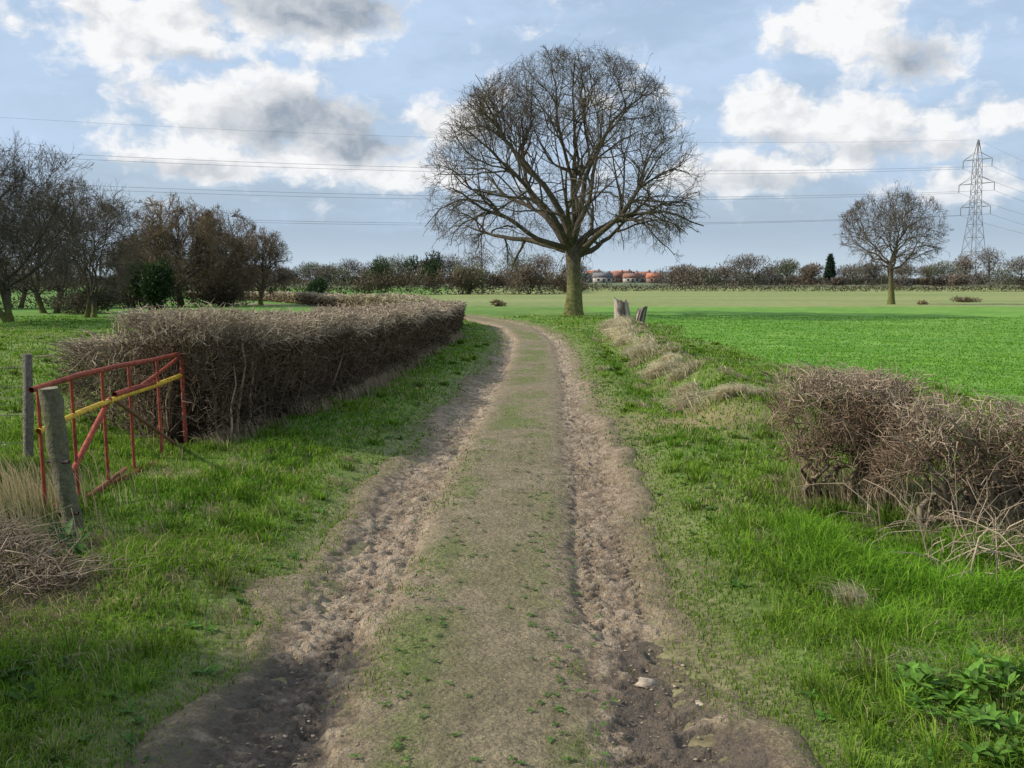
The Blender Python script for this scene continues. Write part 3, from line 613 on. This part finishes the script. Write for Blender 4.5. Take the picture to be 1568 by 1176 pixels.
# ---------------------------------------------------------------- pylons and wires
def pylon(x,y,H,ax):
    a=Acc();ax=np.array([*ax,0.]);ax/=np.linalg.norm(ax);pr=np.array([-ax[1],ax[0],0]);c=np.array([x,y,0.]);g=(.2,.21,.22)
    def w(z): return np.interp(z,[0,H*.5,H*.87,H],[3.6,1.35,1.0,.12])
    def cor(z,i): s=[(1,1),(1,-1),(-1,-1),(-1,1)][i];return c+ax*s[0]*w(z)+pr*s[1]*w(z)+np.array([0,0,z])
    zs=[0,H*.12,H*.23,H*.33,H*.42,H*.5,H*.57,H*.64,H*.71,H*.78,H*.87,H]
    for i in range(4):
        for z0,z1 in zip(zs[:-1],zs[1:]):
            bar(a,cor(z0,i),cor(z1,i),.11,g,4);j=(i+1)%4
            bar(a,cor(z0,i),cor(z1,j),.06,g,4);bar(a,cor(z0,j),cor(z1,i),.06,g,4);bar(a,cor(z1,i),cor(z1,j),.05,g,4)
    tips=[c+np.array([0,0,H])]
    for z,l in((H*.54,5.4),(H*.70,6.4),(H*.865,5.2)):
        for s in(-1,1):
            tip=c+ax*s*l+np.array([0,0,z])
            for t in(-1,1):
                bar(a,c+ax*s*w(z)+pr*t*w(z)+np.array([0,0,z]),tip,.08,g,4)
                zz=z+H*.05;bar(a,c+ax*s*w(zz)+pr*t*w(zz)+np.array([0,0,zz]),tip,.07,g,4)
            bar(a,tip,tip-np.array([0,0,2.6]),.13,(.12,.1,.09),6);tips.append(tip-np.array([0,0,2.6]))
    a.make('electricity_pylon',M_steel);return tips
t1=pylon(152,340,47,(-.52,.85));t0=pylon(-230,240,47,(-.25,.97));t2=pylon(400,620,47,(-.75,.66))
a=Acc()
for A,B in((t0,t1),(t1,t2)):
    for i,(p,q) in enumerate(zip(A,B)):
        K=40;t=np.linspace(0,1,K)[:,None];P=p*(1-t)+q*t;P[:,2]-=4*5.5*(t*(1-t))[:,0]
        addtubes(a,P[None],np.full((1,K),.038 if i else .022),4,(.13,.14,.16),0)
a.make('power_lines',M_steel)
# ---------------------------------------------------------------- houses
def prism(a,x,y,z,w,d,h,C,yaw):
    v=np.array([[-w/2,-d/2,0],[w/2,-d/2,0],[w/2,d/2,0],[-w/2,d/2,0],[-w/2,0,h],[w/2,0,h]]);cy,sy=math.cos(yaw),math.sin(yaw)
    v=np.stack([v[:,0]*cy-v[:,1]*sy+x,v[:,0]*sy+v[:,1]*cy+y,v[:,2]+z],1)
    a.add(v,[np.array([[0,1,5,4],[2,3,4,5],[0,3,2,1]]),np.array([[1,2,5],[3,0,4]])],C)
def house(x,y,w,d,h,wc,rc,yaw=0.):
    e=bpy.data.objects.new('brick_house',None);sc.collection.objects.link(e)
    def loc(u,v): return x+u*math.cos(yaw)-v*math.sin(yaw),y+u*math.sin(yaw)+v*math.cos(yaw)
    a=Acc();box(a,(x,y,h/2),(w,d,h),wc,yaw);a.make('walls',M_wall,parent=e)
    a=Acc();prism(a,x,y,h+.01,w+.7,d+.7,d*.42,rc,yaw);a.make('roof',M_wall,parent=e)
    a=Acc()
    for k in range(3):
        for z in((1.5,h-1.1) if h>4 else (1.5,)):
            p=loc((k-1)*w*.3,-d/2-.02)
            if not(k==1 and z==1.5): box(a,(p[0],p[1],z),(w*.14,.08,1.1),(.05,.06,.07),yaw)
    a.make('windows',M_wall,parent=e);a=Acc();p=loc(0,-d/2-.03);box(a,(p[0],p[1],1.05),(1,.1,2.1),(.12,.07,.05),yaw);a.make('door',M_wall,parent=e)
    a=Acc();p=loc(w*.38,0);box(a,(p[0],p[1],h+d*.42),(.9,.7,1.8),(.28,.13,.09),yaw);a.make('chimney',M_wall,parent=e)
bk=(.24,.15,.12);wh=(.40,.37,.33);orr=(.42,.17,.10);gy=(.17,.16,.16)
for px,Y,w,d,h,wc,rc,yw in((922,520,9,6,2.6,wh,gy,.1),(943,560,8,7,3.0,bk,(.3,.14,.1),-.2),(966,540,8,6,2.4,wh,(.28,.15,.11),.1),(985,560,8,7,3.0,bk,(.3,.14,.1),.3),(1001,500,7,6,2.4,bk,orr,.1),(1022,560,9,7,2.6,bk,gy,.2),(908,600,8,7,4.0,bk,orr,.0),(953,640,11,7,4.2,bk,orr,.2)):
    house(wx(px,Y),Y,w,d,h,wc,rc,yw)
# ---------------------------------------------------------------- world
w=bpy.data.worlds.new("World");sc.world=w;w.use_nodes=True;nt=w.node_tree;N=nt.nodes;L=nt.links;N.clear()
def math_(op,a,b=None,clamp=False):
    n=N.new('ShaderNodeMath');n.operation=op;n.use_clamp=clamp
    for i,v in enumerate((a,b)):
        if v is None: continue
        if isinstance(v,(int,float)): n.inputs[i].default_value=v
        else: L.new(v,n.inputs[i])
    return n.outputs[0]
tcd=N.new('ShaderNodeTexCoord');sep=N.new('ShaderNodeSeparateXYZ');L.new(tcd.outputs['Generated'],sep.inputs[0])
az=math_('ARCTAN2',sep.outputs[0],sep.outputs[1]);el=math_('ARCSINE',sep.outputs[2])
cmb=N.new('ShaderNodeCombineXYZ');L.new(az,cmb.inputs[0]);L.new(el,cmb.inputs[1])
def wn(scale,det,vec,off=0,rough=.55,sxy=(1,1.5)):
    mp=N.new('ShaderNodeMapping');mp.inputs['Scale'].default_value=(sxy[0],sxy[1],1);mp.inputs['Location'].default_value=(off,off*.7,off)
    L.new(vec,mp.inputs[0]);n=N.new('ShaderNodeTexNoise');n.noise_dimensions='2D';n.inputs['Scale'].default_value=scale;n.inputs['Detail'].default_value=det;n.inputs['Roughness'].default_value=rough
    L.new(mp.outputs[0],n.inputs['Vector']);return n
wz=wn(30,3,cmb.outputs[0]);vs_=N.new('ShaderNodeVectorMath');vs_.operation='SUBTRACT';L.new(wz.outputs['Color'],vs_.inputs[0]);vs_.inputs[1].default_value=(.5,.5,.5)
vsc=N.new('ShaderNodeVectorMath');vsc.operation='SCALE';L.new(vs_.outputs[0],vsc.inputs[0]);vsc.inputs['Scale'].default_value=.018
va_=N.new('ShaderNodeVectorMath');va_.operation='ADD';L.new(cmb.outputs[0],va_.inputs[0]);L.new(vsc.outputs[0],va_.inputs[1]);Pv=va_.outputs[0]
def blobs(lst,vec):
    tot=None
    for (a_,e_,ra,re,wt) in lst:
        s2=N.new('ShaderNodeVectorMath');s2.operation='MULTIPLY_ADD';L.new(vec,s2.inputs[0]);s2.inputs[1].default_value=(1/ra,1/re,0);s2.inputs[2].default_value=(-a_/ra,-e_/re,0)
        s3=N.new('ShaderNodeVectorMath');s3.operation='LENGTH';L.new(s2.outputs[0],s3.inputs[0])
        g=math_('MULTIPLY',math_('SUBTRACT',1.35,s3.outputs['Value'],clamp=True),wt)
        tot=g if tot is None else math_('MAXIMUM',tot,g)
    return tot
CL=[(-.33,.222,.10,.034,1),(-.2,.24,.10,.035,1),(-.46,.262,.09,.03,.9),(-.25,.152,.12,.045,1),(-.15,.125,.07,.022,.9),(-.26,.108,.1,.02,.9),
(.30,.235,.06,.05,1),(.365,.195,.045,.03,.9),(.25,.152,.06,.03,1),(.34,.135,.12,.03,.9),(.21,.1,.1,.022,.9),(-.06,.15,.05,.025,.7),(.41,.08,.07,.018,.9),(-.1,.1,.1,.018,.8),(.12,.17,.05,.015,.5),
(.8,.22,.25,.08,1),(-.85,.22,.22,.08,1),(1.8,.3,.5,.12,1),(-1.8,.3,.4,.12,.8),(.0,.6,.5,.14,.9)]
DK=[(-.18,.247,.095,.026,1.15),(-.19,.145,.095,.03,1.05),(-.14,.125,.06,.02,1),(-.46,.262,.08,.02,.9),(.372,.19,.035,.024,.9),(.36,.115,.1,.014,.6),(-.3,.1,.1,.01,.5),(.22,.09,.1,.012,.6),(-.3,.198,.07,.01,.6),(.25,.13,.05,.01,.5)]
fb=wn(20,7,Pv,3.1,.58,(1,1.4)).outputs['Fac']
dens=math_('ADD',blobs(CL,Pv),math_('MULTIPLY',math_('SUBTRACT',fb,.5),2.0))
def mr(v,a,b,c=0,d=1):
    n=N.new('ShaderNodeMapRange');n.interpolation_type='SMOOTHSTEP';L.new(v,n.inputs[0])
    for i,q in enumerate((a,b,c,d)): n.inputs[i+1].default_value=q
    return n.outputs[0]
cmask=mr(dens,.15,.72)
sh=N.new('ShaderNodeVectorMath');sh.operation='ADD';L.new(Pv,sh.inputs[0]);sh.inputs[1].default_value=(-.012,.014,0)
fbs=wn(20,5,sh.outputs[0],3.1,.58,(1,1.4)).outputs['Fac'];rel=math_('SUBTRACT',fb,fbs)
dk=math_('ADD',blobs(DK,Pv),math_('MULTIPLY',math_('SUBTRACT',fb,.5),.6))
dark=mr(dk,.0,1.1)
shade=math_('ADD',math_('MULTIPLY',dark,.8),math_('MULTIPLY',rel,-1.3))
shade=math_('ADD',shade,.05,clamp=True)
def cmix(f,a,b):
    n=N.new('ShaderNodeMix');n.data_type='RGBA'
    if isinstance(f,(int,float)): n.inputs[0].default_value=f
    else: L.new(f,n.inputs[0])
    for s,v in((6,a),(7,b)):
        if isinstance(v,tuple): n.inputs[s].default_value=(*v,1)
        else: L.new(v,n.inputs[s])
    return n.outputs[2]
ccol=cmix(shade,(.95,.955,.965),(.34,.40,.48))
sky=N.new('ShaderNodeTexSky');sky.sky_type='NISHITA';sky.sun_disc=False;sky.sun_elevation=radians(EL);sky.sun_rotation=radians(-92);sky.air_density=1.0;sky.dust_density=1.5
veil=mr(wn(5,5,Pv,5,.6,(1,3)).outputs['Fac'],.32,.68,.6,.95)
b1=N.new('ShaderNodeBackground');L.new(sky.outputs[0],b1.inputs[0]);b1.inputs[1].default_value=.12
b2=N.new('ShaderNodeBackground');b2.inputs[0].default_value=(.54,.69,.91,1);b2.inputs[1].default_value=1.0
m1=N.new('ShaderNodeMixShader');L.new(veil,m1.inputs[0]);L.new(b1.outputs[0],m1.inputs[1]);L.new(b2.outputs[0],m1.inputs[2])
low=cmix(mr(el,0.0,.05),(.58,.69,.78),(.41,.52,.64))
lowm=math_('MULTIPLY',mr(math_('ADD',el,math_('MULTIPLY',math_('SUBTRACT',wn(9,4,Pv,2,.55,(1,4)).outputs['Fac'],.5),.14)),.04,.14,1,0),.85)
b3=N.new('ShaderNodeBackground');L.new(low,b3.inputs[0]);m2=N.new('ShaderNodeMixShader');L.new(lowm,m2.inputs[0]);L.new(m1.outputs[0],m2.inputs[1]);L.new(b3.outputs[0],m2.inputs[2])
b4=N.new('ShaderNodeBackground');L.new(ccol,b4.inputs[0]);m3=N.new('ShaderNodeMixShader')
L.new(math_('MULTIPLY',cmask,mr(el,.02,.1)),m3.inputs[0]);L.new(m2.outputs[0],m3.inputs[1]);L.new(b4.outputs[0],m3.inputs[2])
wo=N.new('ShaderNodeOutputWorld');L.new(m3.outputs[0],wo.inputs[0])
# ---------------------------------------------------------------- sun, camera
from mathutils import Vector
sd=bpy.data.lights.new('sun','SUN');sd.energy=5.0;sd.angle=radians(.55);sd.color=(1,.94,.83);so=bpy.data.objects.new('sun',sd);sc.collection.objects.link(so)
d=Vector((math.cos(radians(EL))*.999,math.cos(radians(EL))*.035,-math.sin(radians(EL))));so.rotation_euler=d.to_track_quat('-Z','Y').to_euler()
cd=bpy.data.cameras.new('camera');cam=bpy.data.objects.new('camera',cd);sc.collection.objects.link(cam)
cd.sensor_width=36;cd.lens=36;cd.clip_end=9000;cd.clip_start=.05;cam.location=(0,0,1.7);cam.rotation_euler=(radians(90-5.83),0,0);sc.camera=cam
sc.view_settings.view_transform='Standard';sc.view_settings.look='None';sc.view_settings.exposure=0
